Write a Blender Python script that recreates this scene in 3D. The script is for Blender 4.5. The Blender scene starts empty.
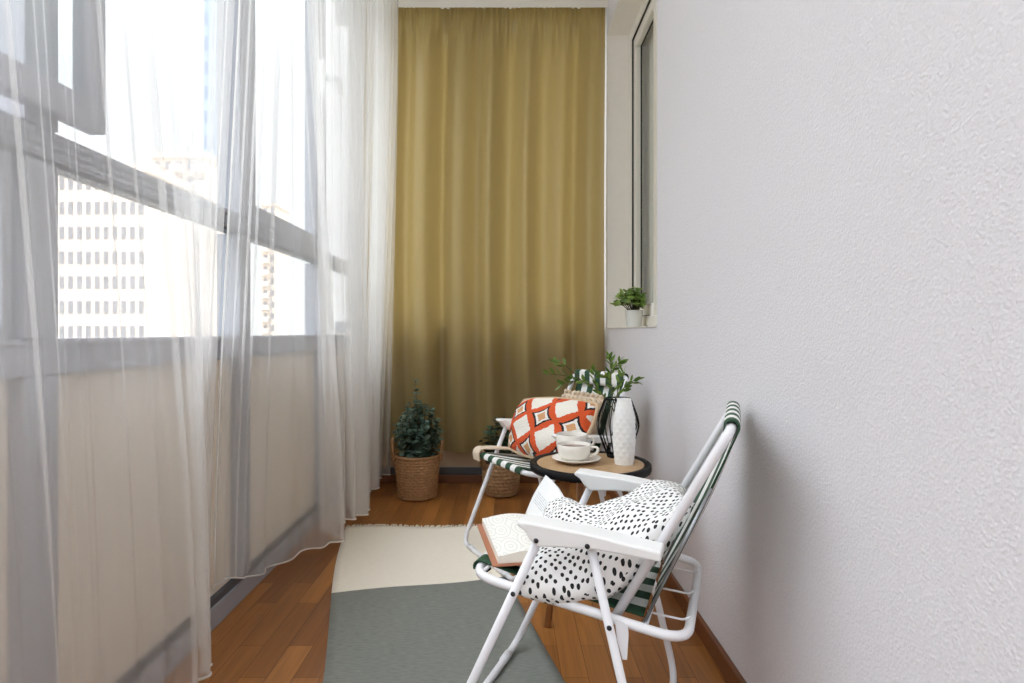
import bpy, bmesh, math, random
from mathutils import Vector, Matrix

R = random.Random(7)
SC = bpy.context.scene
COL = SC.collection
PI = math.pi

# ------------------------------------------------------------------ camera, world, exposure
cam_d = bpy.data.cameras.new('camera')
cam_d.sensor_width = 36.0
cam_d.lens = 620.0 / 1024.0 * 36.0
cam_d.shift_x = 4.0 / 1024.0
cam_d.shift_y = -9.5 / 1024.0
cam_d.clip_start = 0.02
cam_d.clip_end = 2000.0
cam = bpy.data.objects.new('camera', cam_d)
cam.location = (0.0, 0.0, 0.85)
cam.rotation_euler = (PI / 2, 0.0, 0.0)
COL.objects.link(cam)
SC.camera = cam

world = bpy.data.worlds.new('world')
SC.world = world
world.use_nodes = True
wn = world.node_tree.nodes
wl = world.node_tree.links
wbg = wn['Background']
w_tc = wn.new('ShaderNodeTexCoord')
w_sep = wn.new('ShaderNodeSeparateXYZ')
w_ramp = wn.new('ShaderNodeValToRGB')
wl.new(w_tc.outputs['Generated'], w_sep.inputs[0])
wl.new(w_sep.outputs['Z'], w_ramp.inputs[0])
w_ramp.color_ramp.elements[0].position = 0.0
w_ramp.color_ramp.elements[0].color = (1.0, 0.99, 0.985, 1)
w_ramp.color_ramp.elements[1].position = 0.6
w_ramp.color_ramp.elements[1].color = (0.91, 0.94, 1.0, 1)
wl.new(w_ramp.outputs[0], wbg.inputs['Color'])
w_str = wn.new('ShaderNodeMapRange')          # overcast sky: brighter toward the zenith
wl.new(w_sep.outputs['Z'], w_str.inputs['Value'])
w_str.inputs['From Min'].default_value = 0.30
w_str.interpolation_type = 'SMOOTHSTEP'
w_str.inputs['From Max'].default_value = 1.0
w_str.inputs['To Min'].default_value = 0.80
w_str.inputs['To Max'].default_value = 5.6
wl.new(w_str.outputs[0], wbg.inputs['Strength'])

SC.view_settings.view_transform = 'Standard'
SC.view_settings.look = 'None'
SC.view_settings.gamma = 1.0
SC.view_settings.use_curve_mapping = False
SC.view_settings.exposure = 0.88
SC.cycles.transparent_max_bounces = 40
SC.cycles.max_bounces = 14
SC.cycles.diffuse_bounces = 8
SC.cycles.transmission_bounces = 10

# ------------------------------------------------------------------ materials
def srgb(r, g, b):
    def f(c):
        c /= 255.0
        return c / 12.92 if c <= 0.04045 else ((c + 0.055) / 1.055) ** 2.4
    return (f(r), f(g), f(b), 1.0)

class NT:
    def __init__(self, name):
        self.m = bpy.data.materials.new(name)
        self.m.use_nodes = True
        self.t = self.m.node_tree
        self.p = self.t.nodes['Principled BSDF']
        self.out = self.t.nodes['Material Output']
    def n(self, typ, **kw):
        nd = self.t.nodes.new('ShaderNode' + typ)
        for k, v in kw.items():
            if k in nd.bl_rna.properties:
                setattr(nd, k, v)
            else:
                nd.inputs[k].default_value = v
        return nd
    def l(self, a, b):
        self.t.links.new(a, b)
    def val(self, x, sock):
        if isinstance(x, (int, float)):
            sock.default_value = x
        else:
            self.l(x, sock)
    def math(self, op, a, b=None, c=None):
        nd = self.t.nodes.new('ShaderNodeMath'); nd.operation = op
        self.val(a, nd.inputs[0])
        if b is not None: self.val(b, nd.inputs[1])
        if c is not None: self.val(c, nd.inputs[2])
        return nd.outputs[0]
    def mix(self, fac, a, b):
        nd = self.t.nodes.new('ShaderNodeMix'); nd.data_type = 'RGBA'
        self.val(fac, nd.inputs[0])
        for x, s in ((a, nd.inputs[6]), (b, nd.inputs[7])):
            if isinstance(x, tuple): s.default_value = x
            else: self.l(x, s)
        return nd.outputs[2]
    def uv(self, name='UVMap'):
        u = self.t.nodes.new('ShaderNodeUVMap'); u.uv_map = name
        return u.outputs[0]
    def objco(self):
        return self.t.nodes.new('ShaderNodeTexCoord').outputs['Object']
    def bump(self, height, strength=0.3, dist=0.002):
        b = self.t.nodes.new('ShaderNodeBump')
        b.inputs['Strength'].default_value = strength
        b.inputs['Distance'].default_value = dist
        self.l(height, b.inputs['Height'])
        self.l(b.outputs[0], self.p.inputs['Normal'])
        return b

def plain(name, col, rough=0.5, metal=0.0, noise=0.06, scale=30.0, bump=0.0, spec=0.5):
    k = NT(name)
    tx = k.n('TexNoise', Scale=scale, Detail=3.0)
    k.l(k.objco(), tx.inputs['Vector'])
    dark = tuple(c * (1 - noise) for c in col[:3]) + (1,)
    lite = tuple(min(1, c * (1 + noise)) for c in col[:3]) + (1,)
    k.l(k.mix(tx.outputs['Fac'], dark, lite), k.p.inputs['Base Color'])
    k.p.inputs['Roughness'].default_value = rough
    k.p.inputs['Metallic'].default_value = metal
    k.p.inputs['Specular IOR Level'].default_value = spec
    if bump:
        k.bump(tx.outputs['Fac'], bump, 0.002)
    return k.m

M = {}
M['white_tube'] = plain('white_enamel', srgb(236, 236, 240), 0.28, noise=0.02)
M['white_plastic'] = plain('white_plastic', srgb(240, 240, 240), 0.4, noise=0.02)
M['bolt'] = plain('dark_steel', srgb(60, 60, 64), 0.35, 0.8)
M['steel'] = plain('steel', srgb(170, 172, 176), 0.3, 0.9)
M['black'] = plain('black_metal', srgb(14, 14, 15), 0.6, spec=0.25)
M['grey_alu'] = plain('grey_aluminium', srgb(158, 160, 168), 0.45, noise=0.03)
M['dark_alu'] = plain('dark_profile', srgb(82, 84, 90), 0.5, noise=0.05)
M['panel'] = plain('cream_panel', srgb(224, 214, 200), 0.55, noise=0.02)
M['panel_tan'] = plain('tan_panel', srgb(206, 182, 152), 0.55, noise=0.02)
M['ceiling'] = plain('ceiling_paint', srgb(238, 236, 230), 0.8, noise=0.02)
M['upvc'] = plain('upvc_frame', srgb(238, 234, 226), 0.35, noise=0.01)
M['baseboard'] = plain('brown_baseboard', srgb(112, 66, 36), 0.4, noise=0.25, scale=14)
M['ceramic'] = plain('white_ceramic', srgb(240, 236, 228), 0.25, noise=0.01)
M['vase_white'] = plain('matt_ceramic', srgb(240, 240, 238), 0.45, noise=0.01)
M['tea'] = plain('tea', srgb(110, 62, 36), 0.1)
M['soil'] = plain('soil', srgb(48, 36, 28), 0.9, noise=0.4, scale=80, bump=0.5)
M['pot_white'] = plain('pot_glaze', srgb(232, 232, 230), 0.4, noise=0.01)
M['pot_dark'] = plain('nursery_pot', srgb(40, 36, 34), 0.6)
M['wood_leg'] = plain('wood_leg', srgb(168, 118, 72), 0.45, noise=0.2, scale=20)
M['paper'] = plain('paper_edges', srgb(236, 230, 218), 0.8, noise=0.04, scale=300)
M['book_cover'] = plain('book_cover', srgb(170, 112, 84), 0.55)
M['stem'] = plain('stem_bark', srgb(86, 78, 44), 0.6, noise=0.2)
M['blind'] = plain('room_curtain', srgb(236, 232, 220), 0.8, noise=0.05, scale=6)
k = NT('fill_lamp_diffuser')  # glow of the added overhead lamp that lifts the room light
k.p.inputs['Base Color'].default_value = (0.9, 0.9, 0.9, 1)
k.p.inputs['Emission Color'].default_value = (1.0, 0.97, 0.93, 1)
k.p.inputs['Emission Strength'].default_value = 14.0
M['lamp'] = k.m
M['gasket'] = plain('rubber_gasket', srgb(40, 38, 36), 0.6)
M['black_rubber'] = plain('hem_thread', srgb(245, 243, 240), 0.7)

def leaf_mat(name, c1, c2, rough=0.5, trans=0.25):
    k = NT(name)
    g = k.n('NewGeometry')
    k.l(k.mix(g.outputs['Random Per Island'], c1, c2), k.p.inputs['Base Color'])
    k.p.inputs['Roughness'].default_value = rough
    tr = k.n('BsdfTranslucent')
    tr.inputs['Color'].default_value = tuple(min(1, c * 1.3) for c in c2[:3]) + (1,)
    mx = k.n('MixShader'); mx.inputs[0].default_value = trans
    k.l(k.p.outputs[0], mx.inputs[1]); k.l(tr.outputs[0], mx.inputs[2])
    k.l(mx.outputs[0], k.out.inputs[0])
    return k.m
M['eucalyptus'] = leaf_mat('eucalyptus_leaf', srgb(54, 78, 68), srgb(118, 144, 128), 0.55, 0.15)
M['dark_leaf'] = leaf_mat('dark_leaf', srgb(28, 46, 34), srgb(58, 84, 58), 0.5, 0.1)
M['twig_leaf'] = leaf_mat('twig_leaf', srgb(52, 84, 30), srgb(110, 140, 52), 0.4, 0.25)
M['herb_leaf'] = leaf_mat('herb_leaf', srgb(84, 120, 54), srgb(178, 204, 120), 0.5, 0.25)

# stucco wall
k = NT('white_stucco')
co = k.objco()
n1 = k.n('TexNoise', Scale=150.0, Detail=4.0, Roughness=0.6); k.l(co, n1.inputs['Vector'])
n2 = k.n('TexVoronoi', Scale=190.0); k.l(co, n2.inputs['Vector'])
h = k.math('ADD', n1.outputs['Fac'], k.math('MULTIPLY', n2.outputs['Distance'], 0.5))
k.bump(h, 0.40, 0.004)
k.l(k.mix(n1.outputs['Fac'], srgb(221, 219, 224), srgb(235, 233, 236)), k.p.inputs['Base Color'])
k.p.inputs['Roughness'].default_value = 0.75
M['stucco'] = k.m
M['reveal'] = plain('painted_reveal', srgb(244, 240, 234), 0.7, noise=0.03)

# parquet laminate, strips run along y
k = NT('laminate_parquet')
co = k.objco()
sep = k.n('SeparateXYZ'); k.l(co, sep.inputs[0])
cmb = k.n('CombineXYZ'); k.l(sep.outputs[1], cmb.inputs[0]); k.l(sep.outputs[0], cmb.inputs[1])
br = k.n('TexBrick', offset=0.37, offset_frequency=2)
k.l(cmb.outputs[0], br.inputs['Vector'])
br.inputs['Color1'].default_value = srgb(176, 118, 60)
br.inputs['Color2'].default_value = srgb(134, 83, 40)
br.inputs['Mortar'].default_value = srgb(92, 52, 26)
br.inputs['Scale'].default_value = 1.0
br.inputs['Mortar Size'].default_value = 0.0008
br.inputs['Bias'].default_value = 0.0
br.inputs['Brick Width'].default_value = 0.42
br.inputs['Row Height'].default_value = 0.066
mp = k.n('Mapping'); mp.inputs['Scale'].default_value = (60, 3.0, 1); k.l(co, mp.inputs['Vector'])
gr = k.n('TexNoise', Scale=1.0, Detail=5.0, Distortion=0.8); k.l(mp.outputs[0], gr.inputs['Vector'])
grr = k.n('ValToRGB'); k.l(gr.outputs['Fac'], grr.inputs[0])
grr.color_ramp.elements[0].position = 0.3; grr.color_ramp.elements[0].color = (0.72, 0.70, 0.66, 1)
grr.color_ramp.elements[1].position = 0.7; grr.color_ramp.elements[1].color = (1.06, 1.04, 1.0, 1)
mm = k.n('Mix', data_type='RGBA', blend_type='MULTIPLY'); mm.inputs[0].default_value = 1.0
k.l(br.outputs['Color'], mm.inputs[6]); k.l(grr.outputs[0], mm.inputs[7])
k.l(mm.outputs[2], k.p.inputs['Base Color'])
k.p.inputs['Roughness'].default_value = 0.36
M['parquet'] = k.m

# glass: see-through with a faint reflection
k = NT('window_glass')
tr = k.n('BsdfTransparent'); tr.inputs['Color'].default_value = (0.95, 0.97, 0.97, 1)
gl = k.n('BsdfGlossy', Roughness=0.02)
fr = k.n('LayerWeight', Blend=0.5)
mx = k.n('MixShader'); k.l(k.math('ADD', 0.03, k.math('MULTIPLY', 0.7, k.math('POWER', fr.outputs['Facing'], 5.0))), mx.inputs[0])
k.l(tr.outputs[0], mx.inputs[1]); k.l(gl.outputs[0], mx.inputs[2]); k.l(mx.outputs[0], k.out.inputs[0])
M['glass'] = k.m

# sheer voile
def voile(name, opacity):
    k = NT(name)
    tr = k.n('BsdfTransparent')
    df = k.n('BsdfDiffuse'); df.inputs['Color'].default_value = (0.90, 0.89, 0.88, 1)
    tl = k.n('BsdfTranslucent'); tl.inputs['Color'].default_value = (0.90, 0.89, 0.88, 1)
    m1 = k.n('MixShader'); m1.inputs[0].default_value = 0.6
    k.l(df.outputs[0], m1.inputs[1]); k.l(tl.outputs[0], m1.inputs[2])
    m2 = k.n('MixShader')
    wv = k.n('TexNoise', Scale=400.0, Detail=1.0); k.l(k.objco(), wv.inputs['Vector'])
    k.l(k.math('ADD', opacity - 0.01, k.math('MULTIPLY', wv.outputs['Fac'], 0.02)), m2.inputs[0])
    k.l(tr.outputs[0], m2.inputs[1]); k.l(m1.outputs[0], m2.inputs[2]); k.l(m2.outputs[0], k.out.inputs[0])
    return k.m
M['voile'] = voile('white_voile', 0.29)
M['voile_hem'] = voile('white_voile_hem', 0.75)

# olive curtain
k = NT('olive_satin')
co = k.objco()
mp = k.n('Mapping'); mp.inputs['Scale'].default_value = (500, 500, 60); k.l(co, mp.inputs['Vector'])
nz = k.n('TexNoise', Scale=1.0, Detail=2.0); k.l(mp.outputs[0], nz.inputs['Vector'])
colr = k.mix(nz.outputs['Fac'], srgb(150, 130, 80), srgb(168, 148, 96))
k.l(colr, k.p.inputs['Base Color'])
k.p.inputs['Roughness'].default_value = 0.33
k.p.inputs['Specular IOR Level'].default_value = 0.85
k.p.inputs['Sheen Weight'].default_value = 0.3
tl = k.n('BsdfTranslucent'); tl.inputs['Color'].default_value = srgb(158, 134, 80)
mx = k.n('MixShader'); mx.inputs[0].default_value = 0.36
k.l(k.p.outputs[0], mx.inputs[1]); k.l(tl.outputs[0], mx.inputs[2]); k.l(mx.outputs[0], k.out.inputs[0])
M['olive'] = k.m

# striped chair cloth: stripes across UV.x
k = NT('striped_cloth')
sp = k.n('SeparateXYZ'); k.l(k.uv(), sp.inputs[0])
st = k.math('LESS_THAN', k.math('FRACT', k.math('MULTIPLY', sp.outputs[0], 4.5)), 0.5)
nz = k.n('TexNoise', Scale=300.0); k.l(k.objco(), nz.inputs['Vector'])
k.l(k.mix(st, srgb(238, 238, 236), srgb(34, 72, 48)), k.p.inputs['Base Color'])
k.p.inputs['Roughness'].default_value = 0.7
k.bump(nz.outputs['Fac'], 0.2, 0.001)
M['stripe'] = k.m

# dotted cotton
k = NT('dotted_cotton')
vo = k.n('TexVoronoi', voronoi_dimensions='2D', Scale=1.0, Randomness=0.40)
nz = k.n('TexNoise', Scale=60.0, Detail=2.0); k.l(k.uv(), nz.inputs['Vector'])
mp = k.n('Mapping'); mp.inputs['Rotation'].default_value = (0, 0, 0.6); mp.inputs['Scale'].default_value = (27, 27, 1); k.l(k.uv(), mp.inputs['Vector'])
k.l(mp.outputs[0], vo.inputs['Vector'])
dd = k.math('ADD', vo.outputs['Distance'], k.math('MULTIPLY', nz.outputs['Fac'], 0.10))
k.l(k.mix(k.math('LESS_THAN', dd, 0.31), srgb(240, 239, 238), srgb(26, 26, 28)), k.p.inputs['Base Color'])
k.p.inputs['Roughness'].default_value = 0.8
M['dots'] = k.m

# orange crochet-like motif
k = NT('orange_motif')
u = k.uv()
nz = k.n('TexNoise', Scale=26.0, Detail=2.0); k.l(u, nz.inputs['Vector'])
wob = k.math('MULTIPLY', k.math('SUBTRACT', nz.outputs['Fac'], 0.5), 0.12)
mp = k.n('Mapping'); mp.inputs['Scale'].default_value = (2.7, 1.9, 1); mp.inputs['Location'].default_value = (0.35, 0.10, 0); mp.inputs['Rotation'].default_value = (0, 0, 0.20)
k.l(u, mp.inputs['Vector'])
sp = k.n('SeparateXYZ'); k.l(mp.outputs[0], sp.inputs[0])
ax = k.math('ABSOLUTE', k.math('SUBTRACT', k.math('FRACT', sp.outputs[0]), 0.5))
ay = k.math('ABSOLUTE', k.math('SUBTRACT', k.math('FRACT', sp.outputs[1]), 0.5))
dm = k.math('ADD', k.math('ADD', ax, ay), wob)
# the black and white stars bulge at their points
sx = k.math('ADD', k.math('ADD', ax, ay), k.math('MULTIPLY', k.math('MULTIPLY', ax, ay), 3.0))
sx = k.math('ADD', sx, wob)
c = k.mix(k.math('LESS_THAN', dm, 0.59), srgb(238, 232, 222), srgb(214, 84, 36))
c = k.mix(k.math('LESS_THAN', sx, 0.40), c, srgb(30, 26, 30))
c = k.mix(k.math('LESS_THAN', sx, 0.29), c, srgb(236, 232, 226))
c = k.mix(k.math('LESS_THAN', dm, 0.16), c, srgb(208, 156, 110))
k.l(c, k.p.inputs['Base Color'])
k.p.inputs['Roughness'].default_value = 0.9
nz2 = k.n('TexVoronoi', Scale=60.0); k.l(u, nz2.inputs['Vector'])
k.bump(nz2.outputs['Distance'], 0.5, 0.004)
M['motif'] = k.m
M['jute_cloth'] = plain('jute_backing', srgb(206, 180, 148), 0.9, noise=0.12, scale=90, bump=0.4)
M['throw'] = plain('cream_throw', srgb(220, 202, 180), 0.95, noise=0.08, scale=120, bump=0.6)

# rug
k = NT('woven_rug')
sp = k.n('SeparateXYZ'); k.l(k.uv(), sp.inputs[0])
wv = k.n('TexNoise', Scale=1.0, Detail=4.0)
mp = k.n('Mapping'); mp.inputs['Scale'].default_value = (25, 420, 1); k.l(k.uv(), mp.inputs['Vector']); k.l(mp.outputs[0], wv.inputs['Vector'])
edge = k.math('GREATER_THAN', sp.outputs[1], k.math('ADD', 0.702, k.math('MULTIPLY', sp.outputs[0], 0.055)))
g = k.mix(wv.outputs['Fac'], srgb(104, 107, 102), srgb(146, 148, 141))
cr = k.mix(wv.outputs['Fac'], srgb(234, 225, 208), srgb(248, 241, 228))
k.l(k.mix(edge, g, cr), k.p.inputs['Base Color'])
k.p.inputs['Roughness'].default_value = 0.95
k.bump(wv.outputs['Fac'], 0.5, 0.002)
M['rug'] = k.m
M['fringe'] = plain('rug_fringe', srgb(230, 222, 206), 0.95, noise=0.08)

# wicker
def wicker(name, c1, c2, scale):
    k = NT(name)
    co = k.objco()
    nz = k.n('TexNoise', Scale=scale, Detail=4.0, Distortion=1.0); k.l(co, nz.inputs['Vector'])
    k.l(k.mix(nz.outputs['Fac'], c1, c2), k.p.inputs['Base Color'])
    k.p.inputs['Roughness'].default_value = 0.75
    k.bump(nz.outputs['Fac'], 0.6, 0.004)
    return k.m
M['wicker'] = wicker('woven_seagrass', srgb(112, 74, 44), srgb(204, 158, 110), 70)
M['wicker_dark'] = wicker('woven_brown_seagrass', srgb(84, 58, 38), srgb(204, 164, 118), 60)

# rattan table top : rings
k = NT('rattan_top')
wv = k.n('TexWave', wave_type='RINGS', rings_direction='Z', Scale=34.0, Distortion=1.2)
k.l(k.objco(), wv.inputs['Vector'])
nz = k.n('TexNoise', Scale=45.0, Detail=4.0); k.l(k.objco(), nz.inputs['Vector'])
c = k.mix(nz.outputs['Fac'], srgb(158, 124, 88), srgb(206, 174, 134))
c = k.mix(k.math('MULTIPLY', wv.outputs['Fac'], 0.25), c, srgb(140, 104, 70))
k.l(c, k.p.inputs['Base Color'])
k.p.inputs['Roughness'].default_value = 0.5
M['rattan'] = k.m

# printed pages
k = NT('printed_pattern_page')
wv = k.n('TexVoronoi', voronoi_dimensions='2D', Scale=3.2, Randomness=0.7); k.l(k.uv(), wv.inputs['Vector'])
ring = k.math('ABSOLUTE', k.math('SUBTRACT', k.math('FRACT', k.math('MULTIPLY', wv.outputs['Distance'], 4.2)), 0.5))
c = k.mix(k.math('LESS_THAN', ring, 0.13), srgb(240, 238, 232), srgb(222, 220, 216))
k.l(c, k.p.inputs['Base Color']); k.p.inputs['Roughness'].default_value = 0.6
M['page_pattern'] = k.m
k = NT('printed_text_page')
sp = k.n('SeparateXYZ'); k.l(k.uv(), sp.inputs[0])
rows = k.math('LESS_THAN', k.math('FRACT', k.math('MULTIPLY', sp.outputs[0], 22.0)), 0.45)
nz = k.n('TexNoise', Scale=1.0, Detail=0.0)
mp = k.n('Mapping'); mp.inputs['Scale'].default_value = (22, 60, 1); k.l(k.uv(), mp.inputs['Vector']); k.l(mp.outputs[0], nz.inputs['Vector'])
words = k.math('GREATER_THAN', nz.outputs['Fac'], 0.42)
inx = k.math('MULTIPLY', k.math('GREATER_THAN', sp.outputs[0], 0.35), k.math('LESS_THAN', sp.outputs[0], 0.62))
iny = k.math('MULTIPLY', k.math('GREATER_THAN', sp.outputs[1], 0.08), k.math('LESS_THAN', sp.outputs[1], 0.5))
f = k.math('MULTIPLY', k.math('MULTIPLY', rows, words), k.math('MULTIPLY', inx, iny))
k.l(k.mix(f, srgb(242, 242, 242), srgb(200, 206, 210)), k.p.inputs['Base Color']); k.p.inputs['Roughness'].default_value = 0.6
M['page_text'] = k.m

M['bld_cream'] = plain('cream_render', srgb(232, 214, 200), 0.9, noise=0.03, scale=0.3)
M['bld_beige'] = plain('beige_brick', srgb(226, 208, 192), 0.9, noise=0.05, scale=0.3)
M['bld_blue'] = plain('grey_blue_cladding', srgb(150, 166, 188), 0.9, noise=0.05, scale=0.3)
M['bld_win'] = plain('far_window', srgb(150, 146, 148), 0.2, noise=0.1, scale=0.5)
M['bld_win_dark'] = plain('far_window_blue', srgb(120, 136, 160), 0.2, noise=0.1, scale=0.5)
M['bld_balcony'] = plain('far_balcony', srgb(236, 226, 216), 0.9, noise=0.03, scale=0.3)
M['ground'] = plain('ground', srgb(150, 150, 142), 0.9, noise=0.2, scale=0.05)

# ------------------------------------------------------------------ geometry helpers
def new_bm():
    bm = bmesh.new(); bm.loops.layers.uv.new('UVMap'); return bm

def link(name, bm, mat, parent=None, smooth=False, bevel=0.0, recalc=True, solid=0.0, sub=0):
    if recalc: bmesh.ops.recalc_face_normals(bm, faces=bm.faces[:])
    me = bpy.data.meshes.new(name)
    bm.to_mesh(me); bm.free()
    for p in me.polygons: p.use_smooth = smooth
    mats = mat if isinstance(mat, (list, tuple)) else [mat]
    for m_ in mats: me.materials.append(m_)
    o = bpy.data.objects.new(name, me)
    COL.objects.link(o)
    if parent: o.parent = parent
    if bevel:
        b = o.modifiers.new('bevel', 'BEVEL'); b.width = bevel; b.segments = 2; b.limit_method = 'ANGLE'
    if solid:
        s = o.modifiers.new('solid', 'SOLIDIFY'); s.thickness = solid; s.offset = 0.0
    if sub:
        s = o.modifiers.new('sub', 'SUBSURF'); s.levels = sub; s.render_levels = sub
    return o

def tag(o, label=None, cat=None, group=None, kind=None):
    if label: o['label'] = label
    if cat: o['category'] = cat
    if group: o['group'] = group
    if kind: o['kind'] = kind
    return o

def empty(name, loc=(0, 0, 0), rz=0.0):
    o = bpy.data.objects.new(name, None); COL.objects.link(o)
    o.empty_display_size = 0.05
    o.location = loc; o.rotation_euler = (0, 0, rz)
    return o

def box(bm, x0, x1, y0, y1, z0, z1, mat=None):
    vs = [bm.verts.new(p) for p in ((x0, y0, z0), (x1, y0, z0), (x1, y1, z0), (x0, y1, z0), (x0, y0, z1), (x1, y0, z1), (x1, y1, z1), (x0, y1, z1))]
    if mat is not None:
        for v in vs: v.co = mat @ v.co
    for f in ((0, 3, 2, 1), (4, 5, 6, 7), (0, 1, 5, 4), (1, 2, 6, 5), (2, 3, 7, 6), (3, 0, 4, 7)):
        bm.faces.new([vs[i] for i in f])
    return vs

def bx(name, x0, x1, y0, y1, z0, z1, mat, parent=None, bevel=0.0):
    bm = new_bm(); box(bm, x0, x1, y0, y1, z0, z1)
    return link(name, bm, mat, parent, bevel=bevel)

def tube(bm, pts, r, seg=10, closed=False, cap=True, radii=None):
    pts = [Vector(p) for p in pts]
    n = len(pts)
    rings = []
    prev = None
    for i, p in enumerate(pts):
        if closed: t = (pts[(i + 1) % n] - pts[i - 1])
        elif i == 0: t = pts[1] - pts[0]
        elif i == n - 1: t = pts[-1] - pts[-2]
        else: t = (pts[i + 1] - p).normalized() + (p - pts[i - 1]).normalized()
        t.normalize()
        if prev is None:
            a = Vector((0, 0, 1)) if abs(t.z) < 0.9 else Vector((1, 0, 0))
            nrm = (a - t * a.dot(t)).normalized()
        else:
            nrm = (prev - t * prev.dot(t)).normalized()
        prev = nrm
        bn = t.cross(nrm)
        rr = radii[i] if radii else r
        rings.append([bm.verts.new(p + nrm * (rr * math.cos(2 * PI * k / seg)) + bn * (rr * math.sin(2 * PI * k / seg))) for k in range(seg)])
    m = n if closed else n - 1
    for i in range(m):
        A, B = rings[i], rings[(i + 1) % n]
        off = 0
        if closed and i == n - 1:
            best = min(range(seg), key=lambda s: (A[0].co - B[s].co).length)
            off = best
        for k in range(seg):
            bm.faces.new((A[k], A[(k + 1) % seg], B[(k + 1 + off) % seg], B[(k + off) % seg]))
    if cap and not closed:
        bm.faces.new(rings[0]); bm.faces.new(rings[-1])

def fillet(pts, rad, seg=6, closed=False):
    """Round the corners of a polyline."""
    pts = [Vector(p) for p in pts]
    out = []
    n = len(pts)
    for i, p in enumerate(pts):
        if not closed and i in (0, n - 1):
            out.append(p); continue
        a = pts[i - 1]; b = pts[(i + 1) % n]
        da = (a - p); db = (b - p)
        r = min(rad, da.length * 0.48, db.length * 0.48)
        p0 = p + da.normalized() * r; p1 = p + db.normalized() * r
        for s in range(seg + 1):
            t = s / seg
            out.append(p0 * (1 - t) ** 2 + p * 2 * t * (1 - t) + p1 * t * t)
    return out

def lathe(bm, prof, seg=32, center=(0, 0, 0), mod=None, uvs=False):
    cx, cy, cz = center
    rings = []
    for j, (r, z) in enumerate(prof):
        if r < 1e-6:
            rings.append([bm.verts.new((cx, cy, cz + z))])
        else:
            ring = []
            for k in range(seg):
                rr = r * (mod(j, k) if mod else 1.0)
                ring.append(bm.verts.new((cx + rr * math.cos(2 * PI * k / seg), cy + rr * math.sin(2 * PI * k / seg), cz + z)))
            rings.append(ring)
    for A, B in zip(rings, rings[1:]):
        if len(A) == 1 and len(B) == 1: continue
        for k in range(seg):
            k2 = (k + 1) % seg
            if len(A) == 1: bm.faces.new((A[0], B[k], B[k2]))
            elif len(B) == 1: bm.faces.new((A[k], A[k2], B[0]))
            else: bm.faces.new((A[k], A[k2], B[k2], B[k]))

def sheet(bm, fn, nu, nv):
    """Grid with UVs; fn(u,v) -> point."""
    uvl = bm.loops.layers.uv.active
    V = [[bm.verts.new(fn(i / nu, j / nv)) for i in range(nu + 1)] for j in range(nv + 1)]
    for j in range(nv):
        for i in range(nu):
            f = bm.faces.new((V[j][i], V[j][i + 1], V[j + 1][i + 1], V[j + 1][i]))
            for lp, (a, b) in zip(f.loops, ((i, j), (i + 1, j), (i + 1, j + 1), (i, j + 1))):
                lp[uvl].uv = (a / nu, b / nv)
    return V

def catmull(ps, t):
    n = len(ps) - 1
    x = min(max(t, 0.0), 0.99999) * n
    i = int(x); f = x - i
    g = lambda k: Vector(ps[min(max(k, 0), n)])
    p0, p1, p2, p3 = g(i - 1), g(i), g(i + 1), g(i + 2)
    return 0.5 * ((2 * p1) + (p2 - p0) * f + (2 * p0 - 5 * p1 + 4 * p2 - p3) * f * f + (3 * p1 - p0 - 3 * p2 + p3) * f ** 3)

def smooth01(t):
    t = min(max(t, 0.0), 1.0); return t * t * (3 - 2 * t)

# ------------------------------------------------------------------ room shell
XL, XR, YB, YF, ZC = -0.84, 0.545, 3.513, -1.45, 2.70
bm = new_bm(); box(bm, -0.98, 0.80, YF, 3.70, -0.06, 0.0)
tag(link('floor', bm, M['parquet']), kind='structure')
bm = new_bm(); box(bm, -0.98, 0.80, YF, 3.70, ZC, ZC + 0.08)
tag(link('ceiling', bm, M['ceiling']), kind='structure')
tag(bx('wall_front', -0.98, 0.80, YF - 0.08, YF, 0, 0.84, M['panel']), kind='structure')
bm = new_bm()  # frame of the unseen glazing added behind the camera
for b_ in ((-0.98, 0.80, 0.841, 0.90), (-0.98, 0.80, 2.62, ZC - 0.001), (-0.17, -0.11, 0.901, 2.619)):
    box(bm, b_[0], b_[1], YF - 0.07, YF - 0.01, b_[2], b_[3])
tag(link('trim_20', bm, M['grey_alu']), kind='structure')
w9 = empty('window_9', (-0.14, YF - 0.04, 0.90)); tag(w9, kind='structure')  # unseen end window, added behind the camera to let in fill light
for x0, x1 in ((-0.83, -0.031), (0.031, 0.684)):
    bm = new_bm(); box(bm, x0, x1, -0.004, 0.004, 0.001, 1.719)
    link('pane', bm, M['glass'], w9)

# right wall with a window niche
NY0, NY1, NZ0, NZ1, NX = 2.268, 3.412, 0.868, 2.485, 0.665
bm = new_bm()
box(bm, XR, 0.80, YF, NY0, 0, ZC)
box(bm, XR, 0.80, NY1, 3.70, 0, ZC)
box(bm, XR, 0.80, NY0, NY1, 0, NZ0)
box(bm, XR, 0.80, NY0, NY1, NZ1, ZC)
tag(link('wall_right', bm, M['stucco']), kind='structure')
bm = new_bm(); box(bm, 0.530, XR, YF, YB, 0, 0.052)
tag(link('baseboard_right', bm, M['baseboard'], bevel=0.003), kind='structure')
# reveal lining (painted) and sill
bm = new_bm()
box(bm, XR + 0.001, NX, NY1 - 0.004, NY1 - 0.0005, NZ0 + 0.004, NZ1 - 0.0005)
box(bm, XR + 0.001, NX, NY0 + 0.0005, NY1 - 0.004, NZ1 - 0.004, NZ1 - 0.0005)
tag(link('trim_1', bm, M['reveal']), kind='structure')
tag(bx('windowsill', XR - 0.004, NX, NY0 + 0.001, NY1 - 0.001, NZ0, NZ0 + 0.004, M['upvc']), kind='structure')
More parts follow.
